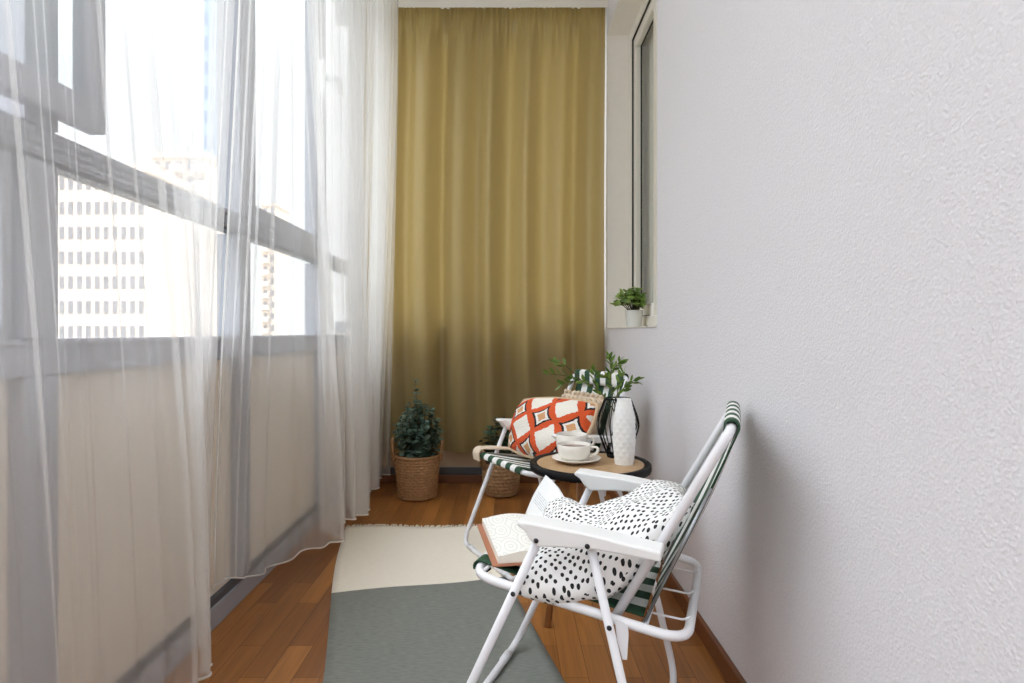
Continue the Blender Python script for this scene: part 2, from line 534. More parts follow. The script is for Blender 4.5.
# window in the niche
wr = empty('window_5', (NX, (NY0 + NY1) / 2, NZ0)); tag(wr, kind='structure')
def inv(o, co): return (co[0] - o.location.x, co[1] - o.location.y, co[2] - o.location.z)
def framebox(bm, x0, x1, y0, y1, z0, z1, w, off=(0, 0, 0)):
    ox, oy, oz = off
    box(bm, x0 - ox, x1 - ox, y0 - oy, y1 - oy, z0 - oz, z0 + w - oz)
    box(bm, x0 - ox, x1 - ox, y0 - oy, y1 - oy, z1 - w - oz, z1 - oz)
    box(bm, x0 - ox, x1 - ox, y0 - oy, y0 + w - oy, z0 + w - oz, z1 - w - oz)
    box(bm, x0 - ox, x1 - ox, y1 - w - oy, y1 - oy, z0 + w - oz, z1 - w - oz)
L = tuple(wr.location)
bm = new_bm(); framebox(bm, NX, NX + 0.06, NY0 + 0.001, NY1 - 0.001, NZ0 + 0.005, NZ1 - 0.001, 0.055, L)
box(bm, NX - L[0], NX + 0.06 - L[0], 2.78 - L[1], 2.84 - L[1], NZ0 + 0.06 - L[2], NZ1 - 0.056 - L[2])
link('window_frame', bm, M['upvc'], wr, bevel=0.004)
for (a, b) in ((2.27, 2.785), (2.815, 3.395)):
    bm = new_bm(); framebox(bm, NX + 0.014, NX + 0.058, a + 0.025, b - 0.040, NZ0 + 0.060, NZ1 - 0.056, 0.058, L)
    s = link('sash', bm, M['upvc'], wr, bevel=0.006)
    bm = new_bm(); framebox(bm, NX + 0.040, NX + 0.047, a + 0.082, b - 0.097, NZ0 + 0.117, NZ1 - 0.113, 0.006, L)
    framebox(bm, NX + 0.006, NX + 0.0145, a + 0.024, b - 0.039, NZ0 + 0.059, NZ1 - 0.055, 0.004, L)
    link('gasket', bm, M['gasket'], s)
    bm = new_bm(); box(bm, NX + 0.046 - L[0], NX + 0.050 - L[0], a + 0.08 - L[1], b - 0.095 - L[1], NZ0 + 0.115 - L[2], NZ1 - 0.111 - L[2])
    link('pane', bm, M['glass'], s)
bm = new_bm(); box(bm, NX - 0.006 - L[0], NX + 0.010 - L[0], 2.83 - L[1], 2.87 - L[1], NZ0 + 0.050 - L[2], NZ0 + 0.115 - L[2])
link('hinge', bm, M['reveal'], wr, bevel=0.003)
# room side curtain and wall behind the niche window
bm = new_bm()
sheet(bm, lambda u, v: (0.765 + 0.012 * math.sin(u * 60), NY0 + 0.02 + u * (NY1 - NY0 - 0.04), NZ0 + 0.02 + v * (NZ1 - NZ0 - 0.04)), 120, 1)
tag(link('curtain', bm, M['blind'], smooth=True), 'pale beige curtain hanging behind the glass of the recessed window', 'curtain')
tag(bx('wall_recess', 0.80, 0.84, NY0 - 0.3, NY1 + 0.2, NZ0 - 0.3, NZ1 + 0.2, M['reveal']), kind='structure')

# left glazed facade: low panel wall, rails, mullions, panes
MUL = [-1.41, -0.60, 0.26, 1.108, 1.965, 2.80, 3.56]
tag(bx('wall_left', -0.93, -0.862, YF, 3.60, 0.0, 0.775, M['panel']), kind='structure')
bm = new_bm(); box(bm, -0.862, XL, YF, 3.50, 0.0, 0.062)
tag(link('baseboard_left', bm, M['grey_alu'], bevel=0.003), kind='structure')
tag(bx('trim_2', -0.862, -0.846, YF, 3.50, 0.063, 0.082, M['dark_alu']), kind='structure')
bm = new_bm()
box(bm, -0.905, -0.838, YF, 3.55, 0.770, 0.838)
box(bm, -0.838, -0.834, YF, 3.55, 0.772, 0.778)
box(bm, -0.838, -0.834, YF, 3.55, 0.826, 0.834)
tag(link('trim_3', bm, M['grey_alu'], bevel=0.002), kind='structure')
bm = new_bm()
box(bm, -0.882, -0.838, YF, 3.55, 1.1655, 1.218)
for z in (1.172, 1.186, 1.202):
    box(bm, -0.838, -0.833, YF, 3.55, z, z + 0.008)
tag(link('trim_4', bm, M['grey_alu'], bevel=0.0015), kind='structure')
tag(bx('trim_5', -0.880, -0.842, YF, 3.55, 1.156, 1.165, M['dark_alu']), kind='structure')
bm = new_bm(); box(bm, -0.905, -0.838, YF, 3.55, 2.60, ZC)
tag(link('trim_6', bm, M['grey_alu']), kind='structure')
for i, y in enumerate(MUL):
    bm = new_bm()
    w = 0.04
    box(bm, -0.862, -0.832, y - w, y + w, 0.083, 0.7695)
    box(bm, -0.905, -0.832, y - w, y + w, 0.8385, 1.1555)
    box(bm, -0.905, -0.832, y - w, y + w, 1.2185, 2.5995)
    tag(link('trim_%d' % (7 + i), bm, M['grey_alu'], bevel=0.002), kind='structure')
def glazing(n, y0, y1, lower_frame=False, sash=None):
    t = empty('window_%d' % n, (-0.87, (y0 + y1) / 2, 0.84)); tag(t, kind='structure')
    L = tuple(t.location)
    for (z0, z1) in ((0.839, 1.155), (1.219, 2.599)):
        if sash == 'open' and z0 > 1: continue
        bm = new_bm(); box(bm, -0.877 - L[0], -0.871 - L[0], y0 - L[1], y1 - L[1], z0 - L[2], z1 - L[2])
        link('pane', bm, M['glass'], t)
    if lower_frame:
        bm = new_bm(); framebox(bm, -0.89, -0.842, y0, y1 - 0.014, 0.839, 1.155, 0.02, L)
        link('window_frame', bm, M['grey_alu'], t, bevel=0.002)
    return t
w1 = glazing(1, 0.301, 1.067, True, 'open')
w2 = glazing(2, 1.149, 1.924)
w3 = glazing(3, 2.006, 2.759)
w4 = glazing(4, 2.841, 3.50)
glazing(6, -0.559, 0.219); glazing(7, -1.369, -0.641)
# open inward sash of the near bay
L = tuple(w1.location)
bm = new_bm()
T = Matrix.Translation(Vector((-0.838 - L[0], 0.40 - L[1], 1.238 - L[2]))) @ Matrix.Rotation(-math.radians(1.6), 4, 'Z')
W_, H_ = 0.825, 1.33
for b in ((-0.012, 0.022, 0, W_, 0, 0.056), (-0.012, 0.022, 0, W_, H_ - 0.06, H_), (-0.012, 0.022, 0, 0.05, 0.056, H_ - 0.06), (-0.012, 0.022, W_ - 0.048, W_, 0.056, H_ - 0.06)):
    box(bm, *b, mat=T)
s = link('sash', bm, M['grey_alu'], w1, bevel=0.003)
bm = new_bm(); box(bm, 0.006, 0.010, 0.05, W_ - 0.048, 0.056, H_ - 0.06, mat=T)
link('pane', bm, M['glass'], s)
# sash of the far bay with its handle
L = tuple(w3.location)
bm = new_bm(); framebox(bm, -0.868, -0.836, 2.006, 2.759, 1.2195, 2.599, 0.05, L)
link('sash', bm, M['grey_alu'], w3, bevel=0.003)
bm = new_bm(); box(bm, -0.836 - L[0], -0.803 - L[0], 2.712 - L[1], 2.742 - L[1], 1.885 - L[2], 2.045 - L[2])
h = link('handle', bm, M['white_plastic'], w3, bevel=0.005)
bm = new_bm()
tube(bm, fillet([(-0.803 - L[0], 2.727 - L[1], 1.965 - L[2]), (-0.745 - L[0], 2.727 - L[1], 1.965 - L[2]), (-0.736 - L[0], 2.727 - L[1], 1.895 - L[2])], 0.025), 0.0115, 10)
link('lever', bm, M['steel'], h, smooth=True)

# back facade behind the curtain
tag(bx('wall_back', -0.98, 0.80, YB, 3.60, 0.085, 0.84, M['panel_tan']), kind='structure')
tag(bx('trim_15', -0.84, XR, YB - 0.02, 3.60, 0.046, 0.085, M['dark_alu'], bevel=0.003), kind='structure')
tag(bx('baseboard_back', -0.84, 0.53, YB - 0.028, 3.60, 0.0, 0.0455, M['baseboard'], bevel=0.003), kind='structure')
tag(bx('trim_16', -0.98, 0.80, YB + 0.01, 3.60, 0.841, 0.91, M['grey_alu']), kind='structure')
tag(bx('trim_17', -0.98, 0.80, YB + 0.01, 3.60, 2.62, ZC, M['grey_alu']), kind='structure')
tag(bx('trim_18', -0.19, -0.13, YB + 0.01, 3.60, 0.911, 2.619, M['grey_alu']), kind='structure')
w8 = empty('window_8', (-0.15, 3.57, 0.91)); tag(w8, kind='structure')
for x0, x1 in ((-0.86, -0.191), (-0.129, 0.544)):
    bm = new_bm(); box(bm, x0 + 0.15, x1 + 0.15, -0.004, 0.004, 0.001, 1.709)
    link('pane', bm, M['glass'], w8)

# unseen round lamp added over the near half for fill light
lampo = empty('fill_lamp', (-0.12, 0.35, ZC)); tag(lampo, 'unseen round white fill lamp added over the near end of the balcony', 'fill lamp')
bm = new_bm(); lathe(bm, [(0, -0.001), (0.19, -0.001), (0.19, -0.030), (0.178, -0.034), (0.172, -0.030), (0, -0.030)], 48)
link('fill_lamp_body', bm, M['white_plastic'], lampo, smooth=False)
bm = new_bm(); lathe(bm, [(0.171, -0.031), (0.150, -0.042), (0.09, -0.050), (0, -0.053)], 48)
link('fill_diffuser', bm, M['lamp'], lampo, smooth=True)

# ------------------------------------------------------------------ outside
tag(bx('ground', -300, 300, 4.5, 500, -32, -31, M['ground']), kind='structure')
def tower(label, px0, px1, dist, ytop, wallm, winm, cols, rows, zlo, depth, balc=False, name='apartment_building'):
    x0 = (px0 - 508) / 620 * dist; x1 = (px1 - 508) / 620 * dist
    zt = 0.85 + (332 - ytop) / 620 * dist
    r = empty(name, ((x0 + x1) / 2, dist, -31)); tag(r, label, 'building', 'buildings beyond the windows')
    hw = (x1 - x0) / 2
    bm = new_bm(); box(bm, -hw, hw, 0, depth, 0, zt + 31)
    link('facade', bm, wallm, r)
    bm = new_bm(); box(bm, -hw - 0.3, hw + 0.3, -0.3, depth + 0.3, zt + 31, zt + 31.8)
    link('roof', bm, wallm, r)
    cw = 2 * hw / cols; rh = (zt - zlo) / rows
    for j in range(rows):
        for i in range(cols):
            xa = -hw + i * cw + cw * 0.24; za = zlo + 31 + j * rh + rh * 0.3
            if balc and i % 2 == 0:
                bm = new_bm(); box(bm, xa - cw * 0.2, xa + cw * 0.75, -1.4, -0.001, za - rh * 0.2, za + rh * 0.2)
                link('balcony', bm, M['bld_balcony'], r)
            bm = new_bm(); box(bm, xa, xa + cw * 0.5, -0.06, -0.001, za, za + rh * 0.5)
            link('window', bm, winm, r)
    return r
tower('pale cream apartment block with rows of windows seen through the near panes', 40, 146, 62, 172, M['bld_cream'], M['bld_win'], 12, 8, -3, 14)
tower('beige tower with balconies seen through sheer beside the cream block', 152, 206, 95, 158, M['bld_beige'], M['bld_win'], 5, 12, -3, 16, True)
tower('tall grey blue tower rising past the top of the windows', 203, 229, 120, -140, M['bld_blue'], M['bld_win_dark'], 4, 20, -3, 6)
tower('slim distant tower with balconies seen through the far pane', 262, 276, 170, 206, M['bld_beige'], M['bld_win'], 2, 12, -3, 10, True)

# ------------------------------------------------------------------ curtains
# olive curtain on the end wall
CX0, CX1, CZ0, CZ1, CY = -0.80, 0.537, 0.186, 2.645, 3.425
folds = [(R.uniform(0, 2 * PI), f, a) for f, a in ((4.1, 0.020), (7.2, 0.038), (12.7, 0.006), (19.0, 0.001))]
def olive(u, v):
    x = CX0 + u * (CX1 - CX0); z = CZ0 + v * (CZ1 - CZ0)
    s = x * 1.0 + 0.02 * math.sin(z * 1.3)
    low = 1.0 - 0.35 * smooth01((1.2 - z) / 1.1)
    y = sum(a * math.sin(ph + 2 * PI * f * s * 0.75) for ph, f, a in folds) * low
    top = smooth01((v - 0.93) / 0.05)
    y = y * (1 - 0.75 * top) + top * 0.006 * math.sin(2 * PI * s * 34 + 2 * math.sin(s * 23)) + 0.004 * smooth01((v - 0.86) / 0.1) * math.sin(2 * PI * s * 26)
    y += 0.006 * math.sin(s * 14 + z * 3.2) * (1 - v)
    return Vector((x, CY + y, z))
cu = empty('olive_curtain', (0, CY, CZ0)); tag(cu, 'olive green satin curtain covering the whole end wall of the balcony', 'curtain')
bm = new_bm(); sheet(bm, lambda u, v: olive(u, v) - Vector(cu.location), 320, 60)
link('curtain_cloth', bm, M['olive'], cu, smooth=True, recalc=False)
cr = empty('curtain_rail', (0, 3.40, 2.65)); tag(cr, 'white ceiling rail holding the olive curtain', 'curtain rail')
bm = new_bm(); box(bm, -0.80, 0.543, -0.035, 0.075, -0.003, 0.022); box(bm, -0.80, 0.543, 0.0, 0.045, 0.022, 0.0495); box(bm, -0.80, 0.543, -0.035, -0.027, -0.036, -0.003)
link('rail', bm, M['upvc'], cr, bevel=0.003)

def sheer(name, label, ctrl, top0, top1, npl, zb, seed, nu=420, nv=26):
    rr = random.Random(seed)
    c3 = [(x, y, 0) for x, y in ctrl]
    ph = [rr.uniform(0, 2 * PI) for _ in range(4)]
    r = empty(name, (-0.70, (top0 + top1) / 2, ZC - 0.05)); tag(r, label, 'curtain', 'white sheer curtains')
    o = Vector(r.location)
    zt = ZC - 0.035
    def f(u, v):
        base = catmull(c3, u)
        e = 0.004
        tan = catmull(c3, min(u + e, 1)) - catmull(c3, max(u - e, 0)); tan.z = 0
        tan.normalize()
        nrm = Vector((-tan.y, tan.x, 0))
        top = Vector((-0.70 + 0.075 * smooth01((top0 + (top1 - top0) * u - 2.2) / 1.0), top0 + (top1 - top0) * u, 0))
        k = smooth01(v) ** 0.8
        # pleats
        uu = u + 0.006 * math.sin(u * 31 + ph[0]) + 0.003 * math.sin(u * 83 + ph[3])
        a = 0.55 + 0.45 * math.sin(u * 17 + ph[1])
        far = 1.0 + 1.5 * smooth01((top0 + (top1 - top0) * u - 2.18) / 0.2)
        pl = far * ((0.016 * a + 0.004) * math.sin(2 * PI * npl * uu) + (0.001 + 0.005 * smooth01(v * 2.5)) * math.sin(2 * PI * npl * 2.3 * uu + ph[2]))
        amp_t = 0.75; amp_b = 0.75
        p = base * (1 - k) + top * k
        n2 = (nrm * (1 - k) + Vector((-1, 0, 0)) * k)
        p = p + n2 * pl * (amp_b * (1 - k) + amp_t * k)
        z = zb(u) * (1 - v) + zt * v
        p.z = z
        return p - o
    bm = new_bm(); sheet(bm, f, nu, nv)
    link('sheer_cloth', bm, M['voile'], r, smooth=True, recalc=False)
    bm = new_bm()
    tube(bm, [f(i / nu, 0.0) for i in range(nu + 1)], 0.0028, 5)
    link('hem', bm, M['voile_hem'], r, smooth=True)
    for u0 in (0.0, 1.0):
        bm = new_bm(); tube(bm, [f(u0, j / nv) for j in range(nv + 1)], 0.0022, 5)
        link('side_hem', bm, M['voile_hem'], r, smooth=True)
    return r
sheer('sheer_curtain', 'white sheer curtain nearest the camera hanging before the large panes',
      [(-0.74, 0.20), (-0.70, 0.45), (-0.76, 0.70), (-0.69, 0.92), (-0.74, 1.12), (-0.665, 1.31), (-0.69, 1.42), (-0.77, 1.54), (-0.795, 1.62)],
      0.20, 1.62, 22, lambda u: 0.10 + 0.05 * smooth01((u - 0.9) / 0.1), 3)
sheer('sheer_curtain', 'white sheer curtain bunched toward the olive curtain with a swept hem',
      [(-0.79, 1.66), (-0.80, 1.80), (-0.785, 1.92), (-0.715, 2.13), (-0.605, 2.27), (-0.66, 2.33), (-0.715, 2.40), (-0.66, 2.50), (-0.615, 2.60), (-0.66, 2.70), (-0.715, 2.80), (-0.68, 2.92), (-0.645, 3.02), (-0.69, 3.12), (-0.70, 3.22), (-0.65, 3.33)],
      1.665, 3.345, 26, lambda u: 0.165 - 0.075 * smooth01(u / 0.16), 5)
cr2 = empty('curtain_track', (-0.70, 1.0, 2.68)); tag(cr2, 'white ceiling track carrying the sheer curtains along the windows', 'curtain rail')
bm = new_bm(); box(bm, -0.02, 0.02, -2.4, 2.38, -0.012, 0.0195)
link('track', bm, M['upvc'], cr2)

# ------------------------------------------------------------------ rug
rug = empty('rug', (-0.28, 1.5, 0)); tag(rug, 'long grey green woven rug with a cream end band and fringe', 'rug')
A0 = Vector((-0.716, 2.69, 0)); A1 = Vector((-0.130, 2.70, 0))
B0 = Vector((-0.195, 0.40, 0)); B1 = Vector((0.33, 0.40, 0))
def rugf(u, v):
    l = B0.lerp(A0, v); r_ = B1.lerp(A1, v)
    l = l + Vector((-0.012 * math.sin(v * 9 + 0.5) - 0.015 * math.sin(v * 4), 0, 0))
    r_ = r_ + Vector((0.010 * math.sin(v * 7) + 0.035 * math.sin(PI * v) * 0.8, 0, 0))
    p = l.lerp(r_, u)
    p.z = 0.0030 + 0.0010 * math.sin(u * 5 + v * 13) * math.sin(v * 21 + u * 2)
    p.y += 0.01 * math.sin(u * 7) * v
    return p - Vector(rug.location)
bm = new_bm(); sheet(bm, rugf, 24, 90)
link('rug_cloth', bm, M['rug'], rug, smooth=True, solid=0.003)
bm = new_bm()
for i in range(90):
    p = rugf((i + 0.5) / 90, 1.0)
    d = Vector((R.uniform(-0.012, 0.012), R.uniform(0.02, 0.038), 0))
    tube(bm, [p, p + d * 0.5 + Vector((0, 0, 0.003)), p + d + Vector((R.uniform(-.006, .006), 0, -0.003))], 0.0022, 4)
tag(link('fringe', bm, M['fringe'], rug, smooth=True), kind='stuff')

# ------------------------------------------------------------------ folding chair
CW = 0.45
def make_chair(loc, rz, ab=0.0, bt=0.552):
    c = empty('folding_chair', loc, rz)
    r = 0.0090
    # front U leg frame
    bm = new_bm()
    tube(bm, fillet([(0.215 + ab, 0, 0.470), (0.004, 0, 0.0150), (0.004, CW, 0.0150), (0.215 + ab, CW, 0.470)], 0.05), r, 12)
    tube(bm, [(0.004, 0.06, 0.0165), (0.004, 0.10, 0.0165)], 0.0104, 12)
    tube(bm, [(0.004, CW - 0.10, 0.0165), (0.004, CW - 0.06, 0.0165)], 0.0104, 12)
    link('front_leg', bm, M['white_tube'], c, smooth=True)
    bm = new_bm()
    tube(bm, fillet([(0.308 + ab, 0.0, 0.464), (0.417, 0.0, 0.0095), (0.417, CW, 0.0095), (0.308 + ab, CW, 0.464)], 0.05), 0.0085, 12)
    link('rear_leg', bm, M['white_tube'], c, smooth=True)
    # seat loop
    zf, zr = 0.364, 0.300
    bm = new_bm()
    tube(bm, fillet([(0.062, 0.023, zf), (0.478, 0.023, zr), (0.478, 0.427, zr), (0.062, 0.427, zf)], 0.055, 7, True), r, 12, closed=True)
    link('seat_frame', bm, M['white_tube'], c, smooth=True)
    # back frame
    bm = new_bm()
    tube(bm, fillet([(0.345, 0.046, 0.312), (bt, 0.046, 0.678), (bt, CW - 0.046, 0.678), (0.345, CW - 0.046, 0.312)], 0.035), r, 12)
    link('back_frame', bm, M['white_tube'], c, smooth=True)
    # armrests
    prof_t = [(0.172, 0.494), (0.195, 0.494), (0.31, 0.485), (0.438, 0.468)]
    prof_b = [(0.438, 0.450), (0.40, 0.453), (0.32, 0.457), (0.26, 0.454), (0.214, 0.450), (0.198, 0.461), (0.186, 0.478), (0.172, 0.486)]
    pr = [(b + ab, z) for b, z in prof_t + prof_b]
    for s, y0, y1 in ((0, -0.020, 0.034), (1, CW - 0.034, CW + 0.020)):
        bm = new_bm()
        va = [bm.verts.new((b, y0, z)) for b, z in pr]; vb = [bm.verts.new((b, y1, z)) for b, z in pr]
        bm.faces.new(va); bm.faces.new(vb[::-1])
        n = len(pr)
        for i in range(n): bm.faces.new((va[i], va[(i + 1) % n], vb[(i + 1) % n], vb[i]))
        a = link('armrest', bm, M['white_plastic'], c, bevel=0.006)
        yy = -0.0205 if s == 0 else CW + 0.0205
        for (b, z) in ((0.211 + ab, 0.462), (0.308 + ab, 0.463)):
            bm = new_bm(); T = Matrix.Translation((b, yy, z)) @ Matrix.Rotation(PI / 2, 4, 'X')
            bmesh.ops.create_uvsphere(bm, u_segments=10, v_segments=6, radius=0.005, matrix=T @ Matrix.Scale(0.5, 4, (0, 0, 1)))
            link('bolt', bm, M['bolt'], a, smooth=True)
    for y in (-0.0115, CW + 0.0115):
        for (b, z) in ((0.162, 0.352), (0.368, 0.20), (0.346, 0.318)):
            bm = new_bm(); T = Matrix.Translation((b, y, z)) @ Matrix.Rotation(PI / 2, 4, 'X')
            bmesh.ops.create_uvsphere(bm, u_segments=10, v_segments=6, radius=0.005, matrix=T @ Matrix.Scale(0.6, 4, (0, 0, 1)))
            link('bolt', bm, M['bolt'], c, smooth=True)
    # link plates between seat and rear leg
    for y in (0.0095, CW - 0.0125):
        bm = new_bm()
        ps = [(0.352, 0.326), (0.376, 0.318), (0.377, 0.300), (0.374, 0.256), (0.366, 0.255), (0.356, 0.290)]
        va = [bm.verts.new((b, y, z)) for b, z in ps]; vb = [bm.verts.new((b, y + 0.003, z)) for b, z in ps]
        bm.faces.new(va); bm.faces.new(vb[::-1])
        for i in range(6): bm.faces.new((va[i], va[(i + 1) % 6], vb[(i + 1) % 6], vb[i]))
        link('link_plate', bm, M['white_tube'], c)
    # striped seat and back cloth
    y0, y1 = 0.062, CW - 0.062
    def seat(u, v):
        if v < 0.25:
            a = PI * (1.15 - v / 0.25 * 0.65)
            return Vector((0.062 + 0.0135 * math.cos(a), y0 + u * (y1 - y0), zf + 0.0135 * math.sin(a)))
        v = (v - 0.25) / 0.75
        b = 0.062 + v * 0.334
        z = zf + (zr - zf) * (b - 0.062) / 0.416
        return Vector((b, y0 + u * (y1 - y0), z + 0.0135 - 0.0105 * v - 0.010 * math.sin(PI * v) * (0.4 + 0.6 * math.sin(PI * u))))
    bm = new_bm(); sheet(bm, seat, 20, 28)
    link('seat', bm, M['stripe'], c, smooth=True, solid=0.003)
    d = Vector((bt - 0.345, 0, 0.678 - 0.312)).normalized()
    nb = Vector((d.z, 0, -d.x))
    top = Vector((bt, 0, 0.678))
    path = []
    for i in range(15): path.append(Vector((0.400, 0, 0.306)).lerp(top + nb * 0.0135, i / 14))
    for i in range(1, 9):
        a = PI * i / 8
        path.append(top + nb * (0.0135 * math.cos(a)) + d * (0.0135 * math.sin(a)))
    for i in range(1, 4): path.append(top - nb * (0.0135 - 0.006 * i) - d * 0.014 * i)
    def back(u, v):
        x = v * (len(path) - 1); i = min(int(x), len(path) - 2)
        p = path[i].lerp(path[i + 1], x - i)
        s = math.sin(PI * min(v / 0.62, 1.0)) * math.sin(PI * u) * 0.014
        p = p + nb * s
        return Vector((p.x, y0 + u * (y1 - y0), p.z))
    bm = new_bm(); sheet(bm, back, 20, len(path) - 1)
    link('backrest', bm, M['stripe'], c, smooth=True, solid=0.003)
    for y in (y0 + 0.001, y1 - 0.001):
        bm = new_bm(); tube(bm, [(0.397, y, 0.304), path[10] + Vector((0, y, 0))], 0.0028, 8)
        link('side_rod', bm, M['steel'], c, smooth=True)
    for b, z in ((0.078, 0.364), (0.402, 0.303)):
        bm = new_bm(); tube(bm, [(b, y0 - 0.012, z), (b, y1 + 0.012, z)], 0.004, 8)
        link('cross_rod', bm, M['white_tube'], c, smooth=True)
    for y in (0.10, CW / 2, CW - 0.10):
        bm = new_bm()
        tube(bm, fillet([(0.398, y, 0.310), (0.41, y, 0.308), (0.466, y, 0.304), (0.479, y, 0.313)], 0.006, 4), 0.0022, 6)
        link('spring_hook', bm, M['white_tube'], c, smooth=True)
    for y in (0.075, CW - 0.075):
        bm = new_bm(); tube(bm, [(0.080, y, 0.360), (0.066, y, 0.350)], 0.004, 6)
        link('front_hook', bm, M['black'], c, smooth=True)
    return c
P1 = Vector((-0.1385, 1.245, 0)); RZ1 = math.atan2(-0.35, 0.94)
P2 = Vector((0.026, 2.062, 0)); RZ2 = math.atan2(0.46, 0.888)
ch1 = make_chair(P1, RZ1)
tag(ch1, 'white tube folding chair in front holding the dotted cushion and open book', 'chair', 'striped folding chairs')
ch2 = make_chair(P2, RZ2, -0.016, 0.505)
tag(ch2, 'white folding chair behind the table with green striped seat and orange cushion', 'chair', 'striped folding chairs')
RM1 = Matrix.Translation(P1) @ Matrix.Rotation(RZ1, 4, 'Z')
RM2 = Matrix.Translation(P2) @ Matrix.Rotation(RZ2, 4, 'Z')

# ------------------------------------------------------------------ cushions
def cushion(name, label, mat4, corners, thick, mat, n=28, dip=None, wr=0.004, seed=1, backmat=None, flat=0.5, rnd=0.0):
    c00, c10, c11, c01 = [mat4 @ Vector(c) for c in corners]
    cen = (c00 + c10 + c11 + c01) / 4
    N = ((c10 - c00) + (c11 - c01)).cross((c01 - c00) + (c11 - c10)).normalized()
    o = empty(name, (cen.x, cen.y, min(c.z for c in (c00, c10, c11, c01))))
    off = Vector(o.location)
    rr = random.Random(seed); ph = [rr.uniform(0, 6) for _ in range(6)]
    def mid(u, v):
        # edges pulled in between the corners
        pu = 0.035 * math.sin(PI * v) ; pv = 0.035 * math.sin(PI * u)
        uu = pu + u * (1 - 2 * pu); vv = pv + v * (1 - 2 * pv)
        if rnd:
            x, y = 2 * u - 1, 2 * v - 1
            uu = 0.5 + 0.5 * x * math.sqrt(1 - rnd * y * y); vv = 0.5 + 0.5 * y * math.sqrt(1 - rnd * x * x)
        p = c00 * (1 - uu) * (1 - vv) + c10 * uu * (1 - vv) + c11 * uu * vv + c01 * (1 - uu) * vv
        if dip: p = p + dip(u, v)
        return p
    def th(u, v):
        a = max(0.0, 1 - abs(2 * u - 1) ** 2.4); b = max(0.0, 1 - abs(2 * v - 1) ** 2.4)
        t = thick * (a * b) ** flat
        t += wr * (math.sin(9 * u + 5 * v + ph[0]) + math.sin(14 * v - 6 * u + ph[1]) + 0.7 * math.sin(22 * u + 9 * v + ph[2])) * min(1, 4 * a * b)
        return t
    bm = new_bm(); uvl = bm.loops.layers.uv.active
    F = [[bm.verts.new(mid(i / n, j / n) + N * th(i / n, j / n) - off) for i in range(n + 1)] for j in range(n + 1)]
    B = [[F[j][i] if i in (0, n) or j in (0, n) else bm.verts.new(mid(i / n, j / n) - N * th(i / n, j / n) - off) for i in range(n + 1)] for j in range(n + 1)]
    for G, mi in ((F, 0), (B, 1)):
        for j in range(n):
            for i in range(n):
                vs = (G[j][i], G[j][i + 1], G[j + 1][i + 1], G[j + 1][i])
                try: f = bm.faces.new(vs)
                except ValueError: continue
                f.material_index = mi if backmat else 0
                for lp, (a, b) in zip(f.loops, ((i, j), (i + 1, j), (i + 1, j + 1), (i, j + 1))):
                    lp[uvl].uv = (a / n + (0 if mi == 0 else 1.3), b / n)
    body = link('cover', bm, [mat, backmat] if backmat else mat, o, smooth=True)
    tag(o, label, 'cushion', None)
    return o, mid, off
def dip1(u, v):   # crumple in the middle of the far/top edge
    g = math.exp(-((u - 0.45) / 0.22) ** 2) * v
    near = math.sin(PI * u) * (1 - v) ** 1.6
    return RM1.to_3x3() @ Vector((0.01 * near, -0.050 * near, -0.045 * g - 0.062 * near))
cushion('dotted_cushion', 'white cushion with small black dots slumped in the front chair', RM1,
        [(0.150, 0.000, 0.348), (0.486, 0.13, 0.520), (0.462, 0.335, 0.492), (0.150, 0.240, 0.458)], 0.062, M['dots'], dip=dip1, wr=0.005, seed=4)
oc, omid, ooff = cushion('orange_cushion', 'cushion with orange, black and cream diamond motifs on the rear chair', RM2,
        [(0.175, 0.420, 0.366), (0.225, 0.015, 0.380), (0.375, 0.010, 0.600), (0.255, 0.435, 0.582)], 0.062, M['motif'], rnd=0.24, wr=0.003, seed=9, backmat=M['jute_cloth'])
bm = new_bm()
edge = [(i / 30, 0) for i in range(30)] + [(1, i / 30) for i in range(30)] + [(1 - i / 30, 1) for i in range(30)] + [(0, 1 - i / 30) for i in range(30)]
tube(bm, [omid(a, b) - ooff for a, b in edge], 0.007, 8, closed=True)
link('piping', bm, M['jute_cloth'], oc, smooth=True)

# cream throw over the rear chair
th = empty('throw_blanket', RM2 @ Vector((0.3, 0.4, 0.37)), RZ2)
tag(th, 'cream knitted throw lying between the orange cushion and the rear chair', 'throw')
o = Vector((0.3, 0.4, 0.37))
tp = [(0.045, 0.342), (0.042, 0.372), (0.062, 0.387), (0.12, 0.382), (0.22, 0.370), (0.30, 0.354), (0.345, 0.349), (0.362, 0.37), (0.388, 0.435), (0.415, 0.515), (0.448, 0.600)]
def thf(u, v):
    p = catmull([(a, 0, b) for a, b in tp], v)
    w0 = 0.382 - 0.277 * smooth01((v - 0.45) / 0.3); w1 = 0.437 - 0.045 * smooth01((v - 0.35) / 0.3)
    w = w0 + u * (w1 - w0)
    bump = 0.004 * math.sin(u * 18 + v * 9) * math.sin(v * 26)
    return Vector((p.x - abs(bump) * (0.4 if v > 0.6 else 0), w, p.z + abs(bump) + 0.003)) - o
bm = new_bm(); sheet(bm, thf, 24, 60)
link('cloth', bm, M['throw'], th, smooth=True, solid=0.006)
bm = new_bm()
for i in range(9):
    p = thf((i + 0.5) / 9, 0.99)
    for q in range(3):
        bmesh.ops.create_icosphere(bm, subdivisions=1, radius=0.010, matrix=Matrix.Translation(p + Vector((-0.006 - 0.012 * q, 0.003 * math.sin(i * 3 + q), 0.004 - 0.022 * q))))
tag(link('tufts', bm, M['throw'], th, smooth=True), kind='stuff')

